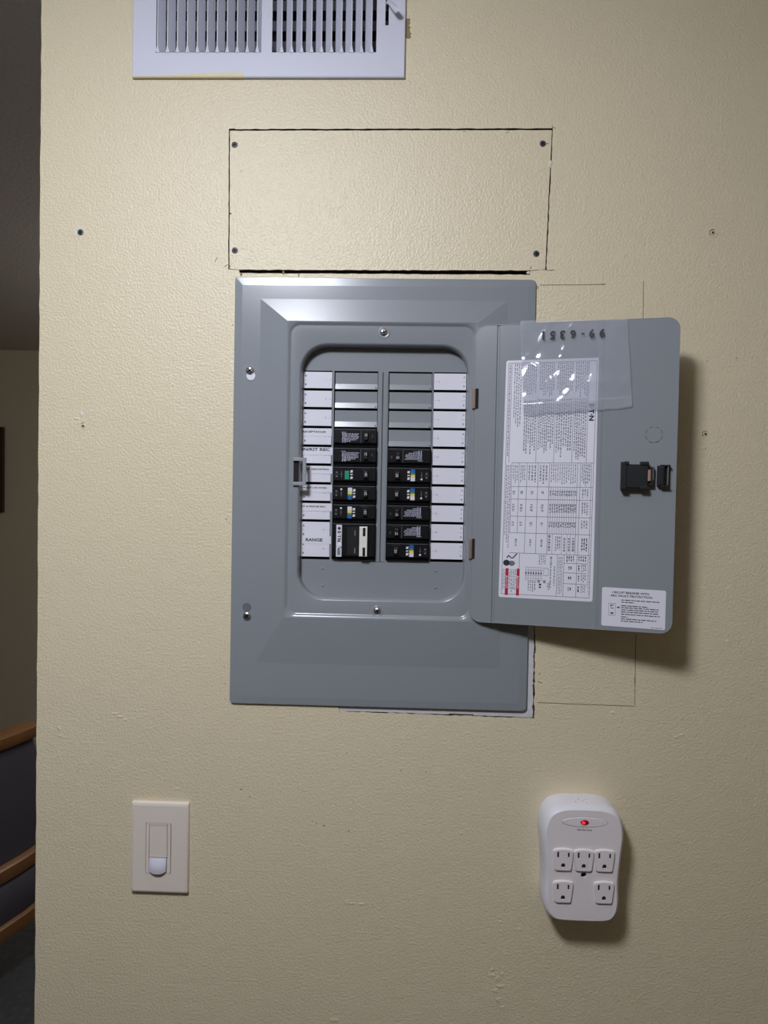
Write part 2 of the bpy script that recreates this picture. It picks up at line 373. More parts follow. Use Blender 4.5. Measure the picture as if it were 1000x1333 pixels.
for k in range(4):
    za = [at(400, y, -24)[1] for y in (66 - 26.5 * k, 56 - 26.5 * k)]
    mb = MB(); mb.loft([[(-343, za[0], -26), (-37, za[0], -26), (-37, za[1], -22), (-343, za[1], -22)], [(-343, za[0] + .3, -25), (-37, za[0] + .3, -25), (-37, za[1] + .3, -21), (-343, za[1] + .3, -21)]], 0, True, True)
    mb.build('damper_blade', DAMP, vent)
mb = MB(); mb.box(-344.5, -35.5, 558.5, 663.5, -80, -79)
for a in (rect(-344.5, -343.7, 558.5, 663.5), rect(-36.3, -35.5, 558.5, 663.5), rect(-344.5, -35.5, 558.5, 559.3), rect(-344.5, -35.5, 662.7, 663.5)): mb.quad(a, -80, -1)
mb.build('duct_box', BLACKV, vent)
a, b = at(503.5, 2, 6), at(518, 12, 20)
mb = MB(); mb.loft([[(X_ + r_ * math.cos(t_ * math.pi / 4), Z_ + r_ * 1.3 * math.sin(t_ * math.pi / 4), h_) for t_ in range(8)] for X_, Z_, h_, r_ in ((a[0], a[1], 2, 1.6), (a[0] + 3, a[1] - 3, 10, 2.4), (b[0] - 2, b[1] + 1, 17, 3.2), (b[0], b[1], 20, 2.2))], 0, True, True); mb.build('lever', VENTW, vent, smooth=60)
for x in (182, 517):
    X, Z = at(x, -5, 5); mb = MB(); screw(mb, X, Z, 5, 4, .3, 1.2); mb.build('screw', [VENTW, BLACKV], vent, smooth=50)

# ------------------------------------------------------------------ electrical panel
ep = thing('electrical_panel', -34, -278.6, 0, 'grey steel circuit breaker panel with open door, set in the cream wall', 'electrical panel')
PX0, PX1, PZ0, PZ1 = -228.6, 160.0, -278.7, 278.0
FX0, FX1, FZ0, FZ1 = -156.6, 84.5, -159.8, 219.0
N = 6
def ring(l, r, b, t, h, rad): return lift(rr(PX0 + l, PX1 - r, PZ0 + b, PZ1 - t, rad, N), h)
loops = [ring(0, 0, 0, 0, .4, (6, 6, 3, 5)), ring(0, 0, 0, 0, 2.6, (6, 6, 3, 5)), ring(.7, .7, .7, .7, 3.6, (5.5, 5.5, 2.6, 4.6)), ring(10, 10, 10, 10.5, 4.3, .6), ring(34, 36, 55, 28, 4.25, .6),
         lift(rr(FX0 - 2, FX1 + 2, FZ0 - 3, FZ1 + 2, .6, N), 9.3)]
cover = MB(); cover.loft(loops, 0, False, False)
cover.build('cover_trim', GREY, ep, smooth=1.8)
QX0, QX1, QZ0, QZ1 = -143.5, 78.6, -140.0, 194.5
door_seat = MB()
def q(i, h): return lift(rr(QX0 + i, QX1 - i, QZ0 + i, QZ1 - i, 37 - i, N * 2), h)
seat_out = lift(rr(FX0 + 3.4, FX1 - 3.4, FZ0 + 3.4, FZ1 - 3.4, 12, N * 2), 6.2)
door_seat.loft([lift(rr(FX0 - 2, FX1 + 2, FZ0 - 3, FZ1 + 2, .6, N * 2), 9.3), lift(rr(FX0, FX1, FZ0, FZ1, 15, N * 2), 8.8), lift(rr(FX0 + 1, FX1 - 1, FZ0 + 1, FZ1 - 1, 14, N * 2), 7.7), lift(rr(FX0 + 2.6, FX1 - 2.6, FZ0 + 2.6, FZ1 - 2.6, 12.6, N * 2), 6.4), seat_out], 0, False, False)
door_seat.loft([seat_out, q(0, 6.2), q(1.2, 5.8), q(2.4, 4.6), q(3.2, 2.6), q(3.6, 0), q(3.8, -10.4)], 0, False, False)
door_seat.build('door_seat', GREY, ep, smooth=50)
ROW0, PITCH = 159.6, 24.65
def rz(i): return ROW0 - PITCH * i
LL = (-146, -101.6); LC = (-97.8, -41.5); RC = (-26.9, 29.2); RL = (32.2, 74.0)
zb = rz(10) + .5
mb = MB()
mb.holes(rr(QX0 + 3.4, QX1 - 3.4, QZ0 + 3.4, QZ1 - 3.4, 33, N), [rect(LC[0] - .8, LC[1] + .4, zb - 1, ROW0 + 1), rect(RC[0] - .4, RC[1] + .8, zb - 1, ROW0 + 1), rect(-138.6, LL[1] + .4, zb - 1.4, ROW0 + 1), rect(RL[0] - .4, RL[1] + .6, zb - 1.4, ROW0 + 1)], -11.5, -10)
for x0, x1 in ((-40.2, -35.4), (-33.6, -28.6)): mb.box(x0, x1, zb - 3, ROW0 + 1, -10, -9.2, 0, .3)
for x in (-34.9,): mb.box(x, x + .9, zb - 3, ROW0, -10, -9.9, 1)
mb.build('dead_front', [GREY, BLACKV], ep)
MB().box(-141, 76, zb - 4, ROW0 + 4, -26, -24).build('breaker_pan', BLACKV, ep)
for x, y in ((420, 740), (420, 762), (567, 743), (567, 765)):
    X, Z = at(x, y, -10); mb = MB(); mb.lathe(X, Z, [(1.7, -10.1), (1.3, -9.2), (.6, -8.8)], 10); mb.build('dimple', GREY, ep, smooth=80)
for i in range(1):
    z1 = rz(i) - 1.2
    mb = MB(); x0, x1 = LC[0] + .6, LC[1] - .2
    mb.loft([[(x0, z1 - 21.6, -12), (x1, z1 - 21.6, -12), (x1, z1, -12), (x0, z1, -12)], [(x0, z1 - 21.6, -8.9), (x1, z1 - 21.6, -8.9), (x1, z1, -10), (x0, z1, -10)]], 0, True, False)
    mb.add([(x0, z1, -10), (x1, z1, -10), (x1, z1 - 14.6, -10), (x0, z1 - 14.6, -10), (x1, z1 - 21.6, -8.4), (x0, z1 - 21.6, -8.4), (x1, z1 - 21.6, -12), (x0, z1 - 21.6, -12)], [(0, 3, 2, 1), (3, 5, 4, 2), (5, 7, 6, 4)])
    mb.lathe(x1 - 2.2, z1 - 19.5, [(1.3, -9.4), (1.0, -8.0), (.4, -7.5)], 8)
    proto = mb.build('filler_plate', GREY, ep) if i == 0 else None
    if i == 0: fil = proto
for i in (1, 2): copy_part(fil, 0, -PITCH * i, ep)
for i in range(4): copy_part(fil, RC[0] - LC[0] + .2, -PITCH * i, ep)

# directory labels
ROWTXT = {3: ('RECEPTACLES', 394, 424.5, 561.8, 2.4), 4: ('DIN/KIT REC', 388, 429.5, 584.6, 4.0), 5: ('FLOOR REC/STRG', 388, 428, 610.4, 2.1), 6: ('FRONT LTS WORK', 394, 426, 634.6, 2.1), 7: ('KIT & FRIDGE REC', 391.5, 424, 659.0, 2.1)}
LH = -9.6
def directory(left, i):
    x0, x1 = (LL if left else RL)
    if left: x0 = -140.6
    z1 = rz(i) - .7; z0 = z1 - 21.2; num = str(2 * i + (1 if left else 2)); tall = left and i == 8
    if tall: z0 -= PITCH
    mb = MB(); mb.box(x0, x1, z0, z1, -11.6, LH)
    zm = (z1 + z1 - 21.2) / 2; hp = LH + .06
    for k in range(2 if tall else 1):
        zz = zm - PITCH * k; nm = str(int(num) + 2 * k)
        if left:
            mb.text(nm, x1 - 7.6, zz, 2.5, hp, 2); mb.box(x1 - 3.9, x1 - .6, zz - .15, zz + .15, LH, hp, 2)
            mb.box(x0 + .3, x0 + 5, zz - .15, zz + .15, LH, hp, 2)
            mb.text('A', x0 + 4.4, zz + 5.6, 2.6, hp, 1, bold=.04); mb.text('B', x0 + 4.4, zz - 5.8, 2.6, hp, 1, bold=.04)
        else:
            mb.text(nm, x0 + 6.4, zz, 2.5, hp, 2); mb.box(x0 + .8, x0 + 3.6, zz - .15, zz + .15, LH, hp, 2)
            mb.box(x1 - 5.4, x1 - .4, zz - .15, zz + .15, LH, hp, 2)
            mb.text('A', x1 - 2.4, zz + 6.0, 2.6, hp, 1); mb.text('B', x1 - 2.6, zz - 5.8, 2.6, hp, 1)
    mb.build('directory_label', [PAPER, INK, INKG], ep)
    if left and i in ROWTXT:
        t, xa, xb, y, sz = ROWTXT[i]
        A_, B_ = at(xa, y, LH + .4), at(xb, y, LH + .4)
        mb = MB(); mb.box(-140.4, LL[1] + (.5 if i == 3 else 2.2), z1 - 10.4, z1 - .2, LH, LH + .35)
        mb.text(t, (A_[0] + B_[0]) / 2, A_[1], sz, LH + .42, 1, width=B_[0] - A_[0], bold=.035)
        mb.build('printed_strip', [PAPER, INK], ep, label=t.lower() + ' label strip')
    if tall:
        A_, B_ = at(398, 702.5, LH + .4), at(420, 702.5, LH + .4)
        mb = MB(); mb.box(-138.5, LL[1] + 2.0, A_[1] - 5.2, A_[1] + 5.2, LH, LH + .35)
        mb.text('RANGE', (A_[0] + B_[0]) / 2, A_[1], 4.2, LH + .42, 1, width=B_[0] - A_[0], bold=.035)
        mb.build('printed_strip', [PAPER, INK], ep, label='range label strip')
for i in range(9): directory(True, i)
for i in range(10): directory(False, i)

# circuit breakers
BH = -1.5                                               # breaker face
def breaker(kind, left, i):
    x0, x1 = (LC if left else RC); x0 += .6; x1 -= .3
    rows = 2 if kind == 'double' else 1
    z1 = rz(i) - .6; z0 = z1 - PITCH * rows + .8
    zc = (z0 + z1) / 2; cx = (x0 + x1) / 2
    s = 1 if left else -1                               # right column is turned half round
    X = lambda d: cx + s * d
    Zr = lambda d: zc + s * d
    def rc(mb, a, b, c, d, h0, h1, mi=0, **k): mb.box(X(a), X(b), Zr(c), Zr(d), h0, h1, mi, **k)
    rot = 0 if left else math.pi
    mb = MB()
    hw = (x1 - x0) / 2
    sec = [(z0, -20), (z0, -6), (z0 + 3.6, -5.2), (z0 + 4.2, BH - .8), (z0 + 5.4, BH), (z1 - 1.6, BH), (z1 - .8, BH - .7), (z1, -3.6), (z1, -20)]
    mb.add([(x0, z, h) for z, h in sec] + [(x1, z, h) for z, h in sec], [tuple(range(len(sec)))] + [tuple(len(sec) * 2 - 1 - k for k in range(len(sec)))] + [(k, k + len(sec), (k + 1) % len(sec) + len(sec), (k + 1) % len(sec)) for k in range(len(sec))], 0)
    top = z1 - 2.2
    mb.box(x0 + 1, x1 - 1, z1 - 1.9, z1 - 1.5, BH - .2, BH + .08, 2)       # pale line painting in the highlight on the top bevel
    b = mb.build('circuit_breaker', [BLACK, BLACKM, GPRINT], ep)
    dz = 1.0 * s
    if kind == 'plain':
        mb = MB(); rc(mb, 10, 21, -7.2 + dz, 7.4 + dz, BH - .4, BH + .5, 0, ch=.3)
        rc(mb, 12, 17, -4.5 + dz, 4.5 + dz, BH, BH + 4.2, 1, ch=.8)
        mb.text('15', X(14.6), Zr(2 + dz), 3.2, BH + 4.3, 2, rot=rot); mb.text('ON', X(22.6), Zr(1 + dz), 1.6, BH + .1, 3, rot=rot + math.pi / 2)
        mb.build('toggle', [BLACK, BLACKM, WPRINT, GPRINT], b)
        mb = MB(); rc(mb, -21.5, 7, -8 + dz, 8 + dz, BH - .2, BH + .06, 0); rc(mb, 7.6, 8.0, -8 + dz, 8 + dz, BH - .2, BH + .1, 1)
        for k in range(7):                              # rows of tiny white print
            zz = 5.4 - k * 1.9 + dz; xx = -17.5 + (0 if k < 1 else random.uniform(0, 3))
            end = [-12, 5, 3, 4.5, 4, 1, -6][k]
            while xx < end:
                L = random.uniform(.7, 2.6); rc(mb, xx, min(xx + L, end + .5), zz - .55, zz + .55, BH, BH + .1, 2); xx += L + random.uniform(.4, .9)
        for k in range(2): rc(mb, -16.5 + 3.2 * k, -15.4 + 3.2 * k, -8 + dz, 4 + dz, BH, BH + .1, 2)
        mb.build('face_label', [BLACK, GPRINT, PPRINT], b)
    elif kind in ('green', 'colour'):
        mb = MB(); rc(mb, 9, 20.5, -7.2 + dz, 7.4 + dz, BH - .4, BH + .45, 0, ch=.3)
        rc(mb, 12, 17.5, -4.5 + dz, 4.5 + dz, BH, BH + 4.2, 1, ch=.8); mb.text('20', X(15.2), Zr(dz), 3.3, BH + 4.3, 2, rot=rot + math.pi / 2)
        mb.build('toggle', [BLACK, BLACKM, WPRINT], b)
        mb = MB()
        for k in (-1, 1):
            rc(mb, -24.5, -22, 2.6 * k - .9 + dz, 2.6 * k + .9 + dz, BH, BH + .08, 0)
        rc(mb, -26, -20, -.12 + dz, .12 + dz, BH, BH + .08, 0)
        rc(mb, -17.2, -16.6, -4.5 + dz, 4.5 + dz, BH, BH + .08, 0); rc(mb, -18, -15.4, -.3 + dz, .3 + dz, BH, BH + .08, 0)
        mb.build('print', [GPRINT], b)
        if kind == 'green':
            mb = MB(); rc(mb, -12.6, -6.6, -6.8 + dz, 4.6 + dz, BH, BH + 1.6, 0, ch=.5); mb.build('test_button', GREEN, b)
        else:
            mb = MB(); X0, X1 = -8.2, -2.6
            for c0, c1, mi in ((-8, -3.4, 3), (-3.4, -1, 2), (-1, 2.6, 1), (2.6, 7.4, 0)): rc(mb, X0, X1, c0 + dz, c1 + dz, BH, BH + 1.0, mi)
            mb.build('test_button', [WPRINT, YEL, LGRN, BLUE], b, label='test button banded white, yellow, green and blue')
            mb = MB(); mb.lathe(X(-16.8), Zr(5 + dz), [(1.5, BH - .1), (1.4, BH + .5), (.6, BH + .8)], 10); mb.build('indicator', WPRINT, b, smooth=60)
        mb = MB(); o_ = -5.4 if kind == 'green' else -1.6
        for c0, c1 in ((-6, -2.6), (-1, .9), (2.2, 5.8)):
            mb.quad([(X(o_), Zr(c0 + dz)), (X(o_ + 3.2), Zr(c0 + .5 + dz)), (X(o_ + 3.2), Zr(c1 + dz)), (X(o_ + .4), Zr(c1 - .3 + dz))], BH, BH + .12)
        mb.build('print', WPRINT, b)
    else:
        mb = MB(); rc(mb, 8, 18.6, -19.4, 19.6, BH, BH + 4.6, 0, ch=1.0)
        for c0 in (7.2, -18.6): rc(mb, 12.6, 16, c0, c0 + 11, BH + 4, BH + 4.75, 1); rc(mb, 13.3, 15.3, c0 + 4, c0 + 8.6, BH + 4, BH + 4.85, 2)
        mb.build('handle_tie', [CREAMP, BLACK, BLACKM], b, label='ivory double handle tie with two black slots')
        mb = MB(); rc(mb, -22.4, -15.2, -20.4, 21.4, BH - .2, BH + .5, 0)
        h = BH + .56; cxl = -18.6
        mb.lathe(X(cxl), Zr(16.6), [(2.0, BH), (2.0, h)], 12, 1)
        mb.text('E', X(cxl), Zr(11.6), 4.2, h, 1, rot=-math.pi / 2, bold=.05); mb.lathe(X(cxl), Zr(8.9), [(.5, BH), (.5, h)], 8, 1)
        mb.text('T', X(cxl), Zr(6), 4.2, h, 1, rot=-math.pi / 2, bold=.05); mb.text('N', X(cxl), Zr(1.2), 4.6, h, 1, rot=-math.pi / 2, bold=.05)
        mb.lathe(X(cxl + .8), Zr(-6), [(3.2, BH + .3), (2.8, BH + 1.6), (1.2, BH + 2.0)], 12, 0); rc(mb, -20.4, -17.4, -11.5, -9.8, BH, h, 1); rc(mb, -20.8, -16.6, -18.4, -11.8, BH, h, 2)
        mb.build('face_label', [WPRINT, INK, INKG], b)
        mb = MB(); rc(mb, -8, 6.4, -18, 18.5, BH - .2, BH + .3, 0)
        for zc_ in (11, -12): rc(mb, 1.4, 2.8, zc_ - 3.4, zc_ + 3.4, BH, BH + .36, 1)
        mb.build('rating_label', [BLACKM, GPRINT], b)
for i, k in ((3, 'plain'), (4, 'plain'), (5, 'green'), (6, 'colour'), (7, 'colour'), (8, 'double')): breaker(k, True, i)
for i, k in ((4, 'plain'), (5, 'colour'), (6, 'colour'), (7, 'plain'), (8, 'plain'), (9, 'colour')): breaker(k, False, i)

# cover screws, keyholes, hinges, latch strike
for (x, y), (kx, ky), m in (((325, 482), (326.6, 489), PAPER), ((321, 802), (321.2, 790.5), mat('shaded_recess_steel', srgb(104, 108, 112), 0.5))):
    X, Z = at(kx, ky, 5); mb = MB(); mb.lathe(X, Z, [(6.4, 4.2), (6.3, 4.75), (5.9, 4.8)], 20, 1); mb.lathe(X, Z, [(5.8, 4.2), (5.8, 4.9)], 20, 0)  # flat discs: reflected light in the top hole, shade in the bottom, as colour
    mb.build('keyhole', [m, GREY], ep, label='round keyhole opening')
    X, Z = at(x, y, 7); mb = MB(); screw(mb, X, Z, 4.9, 5.4, .7, 2.4); mb.build('screw', [STEEL, BLACKV], ep, smooth=40)
for (x, y) in ((500, 433), (491.5, 796)):
    X, Z = at(x, y, 6); mb = MB(); mb.lathe(X, Z, [(8.2, 6.0), (7.6, 6.7), (6.2, 6.9), (5.2, 6.3), (4.6, 6.2)], 20, 0); mb.build('screw_boss', GREY, ep, smooth=60)
    mb = MB(); screw(mb, X - .4, Z + .6, 6.3, 4.5, .3, 1.6); mb.build('screw', [STEEL, BLACKV], ep, smooth=40)
for (xa, ya, xb, yb) in ((615.8, 505.5, 622.5, 532), (611.2, 701, 617.6, 727.5)):
    A_, B_ = at(xa, ya, 12), at(xb, yb, 12)
    mb = MB(); mb.box(A_[0], A_[0] + 3.6, B_[1], A_[1], 5, 13.5, 0, ch=.8); mb.box(A_[0] + 3.6, B_[0], B_[1] + .6, A_[1] - .2, 5, 12.5, 1)
    mb.build('hinge', [COPPER, BLACKV], ep, label='bronze coloured hinge leaf in a dark slot')
A_, B_ = at(381.5, 595.5, 10), at(398, 632, 10)
mb = MB()
mb.box(A_[0], B_[0], A_[1] - 4.4, A_[1], 4.6, 9.8, 0, ch=.5); mb.box(A_[0], B_[0], B_[1], B_[1] + 4.4, 4.6, 9.8, 0, ch=.5); mb.box(B_[0] - 4.6, B_[0], B_[1] + 4.4, A_[1] - 4.4, 6.6, 9.8, 0, ch=.5)
mb.box(A_[0] + .3, A_[0] + 7, B_[1] + 4.4, A_[1] - 4.4, 6.15, 6.3, 1)
mb.build('latch_strike', [GREYP, BLACKV], ep, label='grey plastic latch strike loop on frame edge')

# ------------------------------------------------------------------ door leaf (part of the panel)
U1 = 244.5; VT, VB = 217.2, -162.0; R = 14.0
ug = duv(648, 500)[0]; ur = duv(781, 560)[0]
def w_of(u):
    if u < ug - 1.2: return 0.0
    if u < ug + 1.2: return -1.7
    if u < ur - 2.2: return 0.0
    if u < ur + 1.6: return 0.9
    return 0.35
def prof(u):
    d = 0.0
    if u < R: d = R - math.sqrt(max(R * R - (R - u) ** 2, 0))
    elif u > U1 - R: d = R - math.sqrt(max(R * R - (u - U1 + R) ** 2, 0))
    return VB + d, VT - d
us = sorted(set([0, .4, 1.2, 2.5, 4.5, 7, 10, R, ug - 1.9, ug - 1.1, ug, ug + 1.1, ug + 1.9, ur - 4, ur - 2, ur - .4, ur + 1.2, ur + 3.4, U1 - R] + [U1 - k for k in (10, 7, 4.5, 2.5, 1.2, .4, 0)]))
mb = MB(); n = len(us); vsl = []
for h in (0.0, -1.4):
    for u in us:
        b_, t_ = prof(u); w = w_of(u) + h
        vsl += [(u, b_, w), (u, t_, w)]
fs = []
for k in range(n - 1):
    a = 2 * k; fs.append((a, a + 2, a + 3, a + 1)); o = 2 * n; fs.append((o + a, o + a + 1, o + a + 3, o + a + 2))
    fs.append((a, o + a, o + a + 2, a + 2)); fs.append((a + 1, a + 3, o + a + 3, o + a + 1))
fs.append((0, 1, 2 * n + 1, 2 * n)); e = 2 * n - 2; fs.append((e, 2 * n + e, 2 * n + e + 1, e + 1))
mb.add(vsl, fs)
door = mb.build('door', GREY, ep, door_xf, smooth=9, label='grey hinged panel door swung open to the right')
mb = MB()                                               # folded rim along the free edges, seen as a thin bright edge
for (a, b, c, d) in ((R, U1 - R, VT - .9, VT), (R, U1 - R, VB, VB + .9), (0, .9, VB + R, VT - R), (U1 - .9, U1, VB + R, VT - R)): mb.box(a, b, c, d, 0, .55)
for (cu, cv, a0) in ((R, VT - R, 90), (R, VB + R, 180), (U1 - R, VB + R, 270), (U1 - R, VT - R, 0)):
    for k in range(6):
        t0, t1 = math.radians(a0 + 15 * k), math.radians(a0 + 15 * k + 15)
        mb.quad([(cu + r_ * math.cos(t), cv + r_ * math.sin(t)) for r_, t in ((R - .9, t0), (R, t0), (R, t1), (R - .9, t1))], 0, .55)
mb.build('folded_rim', GREY, door, door_xf)
X, Z = duv(851.5, 566)
mb = MB(); mb.holes([(X + 10.2 * math.cos(k * math.pi / 4 + .39), Z + 10.2 * math.sin(k * math.pi / 4 + .39)) for k in range(8)], [[(X + 9.6 * math.cos(k * math.pi / 4 + .39), Z + 9.6 * math.sin(k * math.pi / 4 + .39)) for k in range(8)]], .3, .55, 1)
mb.lathe(X, Z, [(9.6, .3), (9.6, .7)], 8, 0)
mb.build('knockout', [GREY, DIRT], door, door_xf)
# black latch body with its copper tab and the separate catch
A_, B_ = duv(809, 600.5, 12), duv(843.5, 638, 12)
a0, a1, b0, b1 = A_[0], B_[0], B_[1], A_[1]
mb = MB(); mb.box(a0, a1, b0 + 2.4, b1 - 3.4, .3, 12, 0, ch=1.0); mb.box(a0, a0 + 7, b0, b1 - .6, .3, 13, 0, ch=1.2); mb.box(a0 + 4, a0 + 9, b1 - 4, b1, .3, 13.5, 0, ch=.6)
mb.box(a1 - 9, a1 + .5, b1 - 4.4, b1 - .2, .3, 13.5, 0, ch=.6); mb.box(a1 - 9.5, a1, b0 + 1, b0 + 5, .3, 13, 0, ch=.6); mb.box(a1 - .5, a1 + 7, b0 + 5, b1 - 6.4, .3, 8, 0, ch=.8); mb.box(a1 + 5.6, a1 + 6.4, b0 + 12, b1 - 7.5, 8, 8.3, 1)
lt = mb.build('latch', [BLACKM, GPRINT], door, door_xf)
A2, B2 = duv(839.5, 611.5, 11), duv(848.5, 626, 11)
mb = MB(); x0, x1 = A2[0], B2[0]; k = 8
sec = [((x0 + x1) / 2 + (x1 - x0) / 2 * math.cos(math.pi * i / k), 7 + 4.6 * math.sin(math.pi * i / k)) for i in range(k + 1)]
mb.loft([[(u, B2[1], w) for u, w in sec], [(u, A2[1], w) for u, w in sec]], 0, True, True); mb.build('spring_tab', mat('copper_spring', srgb(214, 178, 164), 0.3, metal=0.45), lt, door_xf, smooth=50, label='bright copper spring tab')
A_, B_ = duv(856.6, 605, 8), duv(872.5, 634, 8)
mb = MB(); mb.box(A_[0], A_[0] + 8.5, B_[1] + 1, A_[1] - 1, .3, 9, 0, ch=2.2); mb.box(A_[0] + 7, B_[0] - .5, B_[1], A_[1], .3, 4, 0, ch=.3); mb.box(A_[0] + 3, B_[0] - .2, A_[1] - 1.6, A_[1], 3, 9, 0, ch=.3); mb.box(A_[0] + 3, B_[0] - .8, B_[1], B_[1] + 1.6, 3, 9, 0, ch=.3)
mb.box(B_[0] - 3.2, B_[0] - 2.2, B_[1] + 2.4, A_[1] - 2, 4, 8.6, 1)
mb.build('catch', [BLACKM, GPRINT], door, door_xf)

# printed labels on the door
def bilin(c, s, t):
    (ax, az), (bx, bz), (cx, cz), (dx, dz) = c         # top-left, top-right, bottom-right, bottom-left
    return ((ax * (1 - s) + bx * s) * (1 - t) + (dx * (1 - s) + cx * s) * t, (az * (1 - s) + bz * s) * (1 - t) + (dz * (1 - s) + cz * s) * t)
class Print:
    def __init__(s, corners): s.c = corners; s.mb = MB()
    def bar(s, s0, s1, t0, t1, mi=1, h=.32):
        q = [bilin(s.c, a, b) for a, b in ((s0, t1), (s1, t1), (s1, t0), (s0, t0))]
        s.mb.add([(x, z, h) for x, z in q], [(0, 1, 2, 3)], mi)
    def vline(s, x, t0, t1, mi=2, w=.0028): s.bar(x - w, x + w, t0, t1, mi)
    def hline(s, y, s0, s1, mi=2, w=.0012): s.bar(s0, s1, y - w, y + w, mi)
    def block(s, s0, s1, t0, t1, n, mi=2, full=.55, vert=True, ragged=.25, word=(.004, .013)):
        for k in range(n):
            if vert:
                c = s0 + (s1 - s0) * (k + .5) / n; hw = (s1 - s0) / n * full / 2; y = t0; end = t1 - random.uniform(0, ragged) * (t1 - t0)
                while y < end:
                    L = random.uniform(*word); s.bar(c - hw, c + hw, y, min(y + L, end), mi); y += L + random.uniform(.0025, .005)
            else:
                c = t0 + (t1 - t0) * (k + .5) / n; hw = (t1 - t0) / n * full / 2; x = s0; end = s1 - random.uniform(0, ragged) * (s1 - s0)
                while x < end:
                    L = random.uniform(*word); s.bar(x, min(x + L, end), c - hw, c + hw, mi); x += L + random.uniform(.008, .014)
cor = [duv(659.3, 469.5), duv(782.3, 465.5), duv(771.3, 783.5), duv(649, 777)]
pr = Print(cor)
base = [bilin(cor, s_, t_) for s_, t_ in ((.015, 1), (.985, 1), (1, .994), (1, .006), (.985, 0), (.015, 0), (0, .006), (0, .994))]
pr.mb.quad(base, .1, .3, 0)
# outline and columns of the upper text
for x in (.03, .965): pr.vline(x, .012, .985)
pr.hline(.012, .03, .965); pr.hline(.985, .03, .965); pr.vline(.065, .012, .43)
for x, t0 in ((.355, .16), (.545, .16), (.735, .16), (.885, .012)): pr.vline(x, t0, .43)
pr.block(.035, .06, .02, .42, 1, 2, .5, ragged=.05)
pr.block(.09, .18, .015, .30, 4, 2, .5); pr.block(.19, .34, .02, .16, 7, 2, .5)
pr.block(.21, .345, .17, .40, 6, 2, .6); pr.block(.365, .53, .015, .16, 8, 2, .5); pr.block(.365, .535, .165, .40, 8, 2, .62); pr.block(.555, .725, .015, .16, 8, 2, .5); pr.block(.555, .725, .165, .42, 7, 2, .6)
pr.block(.745, .88, .015, .16, 6, 2, .5); pr.block(.745, .875, .165, .42, 6, 2, .62)
# table
for y in (.43, .53, .583, .655, .725, .81): pr.hline(y, .10, .965)
for x in (.10, .18, .265, .385, .505): pr.vline(x, .43, .725)
for x in (.265, .385, .505): pr.vline(x, .725, .81)
for x in (.80, .83, .945): pr.vline(x, .43, .81)
for k in range(12): pr.vline(.505 + .0245 * k, .53, .725, 2, .002)
for x in (.56, .66, .715, .75): pr.vline(x, .725, .81, 2, .002)
pr.block(.035, .095, .44, .80, 3, 2, .5)
for x0, x1 in ((.11, .17), (.19, .25), (.275, .37), (.395, .49)): pr.block(x0, x1, .44, .52, 3, 2, .5)
pr.block(.515, .79, .435, .525, 12, 2, .42); pr.block(.84, .935, .435, .525, 5, 2, .6)
for t0, t1 in ((.545, .568), (.60, .64), (.675, .70)):
    pr.block(.512, .80, t0, t1, 12, 2, .62, ragged=.1)
    for xc in (.13, .215, .325, .44): pr.block(xc - .014, xc + .014, t0 + .003, t1 - .005, 2, 2, .8, ragged=0)
    pr.block(.85, .925, t0 - .008, t1 + .006, 3, 2, .55)
for xc in (.17, .325, .445): pr.block(xc - .012, xc + .012, .75, .78, 1, 2, .8, ragged=0)
pr.block(.51, .545, .73, .80, 1, 2, .7); pr.block(.585, .65, .735, .80, 3, 2, .6); pr.block(.67, .705, .74, .80, 1, 2, .6); pr.block(.72, .75, .74, .80, 1, 2, .6); pr.block(.76, .80, .74, .80, 1, 2, .6); pr.block(.86, .93, .74, .80, 3, 1, .5)
# warning corner: hand symbol, red bands
pr.vline(.215, .81, .985)
cx_, cz_ = bilin(cor, .105, .853)
pr.mb.lathe(cx_ - 3.4, cz_, [(3.9, .3), (3.9, .36)], 12, 1, 1.1, 1.0); pr.mb.lathe(cx_ + 3.2, cz_ - .4, [(3.6, .3), (3.6, .34)], 7, 4, 1.2, 1.0)
for k, (a, b, c2, d) in enumerate(((-3, 6, -1, 9.6), (-1, 9.6, 2.4, 6.4), (2.4, 6.4, 4.4, 6.2), (4.4, 6.2, 9.6, 12.2))):
    d1 = Vector((c2 - a, d - b)).normalized(); nn = Vector((-d1.y, d1.x)) * .7
    pr.mb.quad([(cx_ + a - nn.x, cz_ + b - nn.y), (cx_ + c2 - nn.x, cz_ + d - nn.y), (cx_ + c2 + nn.x, cz_ + d + nn.y), (cx_ + a + nn.x, cz_ + b + nn.y)], .3, .36, 1)
for x0, x1 in ((.068, .102), (.19, .222)):
    pr.bar(x0, x1, .876, .99, 3, .33)
    q0 = bilin(cor, (x0 + x1) / 2, .93)
    pr.mb.text('DANGER', q0[0], q0[1] - 1.5, 2.2, .36, 0, rot=-math.pi / 2, width=16)
    a_, b_ = bilin(cor, (x0 + x1) / 2, .911); pr.mb.add([(a_ - 1.1, b_ + 1.5, .36), (a_ - 1.1, b_ - 1.1, .36), (a_ + 1.2, b_ + .2, .36)], [(0, 1, 2)], 0)
pr.block(.035, .062, .88, .98, 2, 2, .5); pr.block(.108, .185, .88, .985, 4, 2, .5)
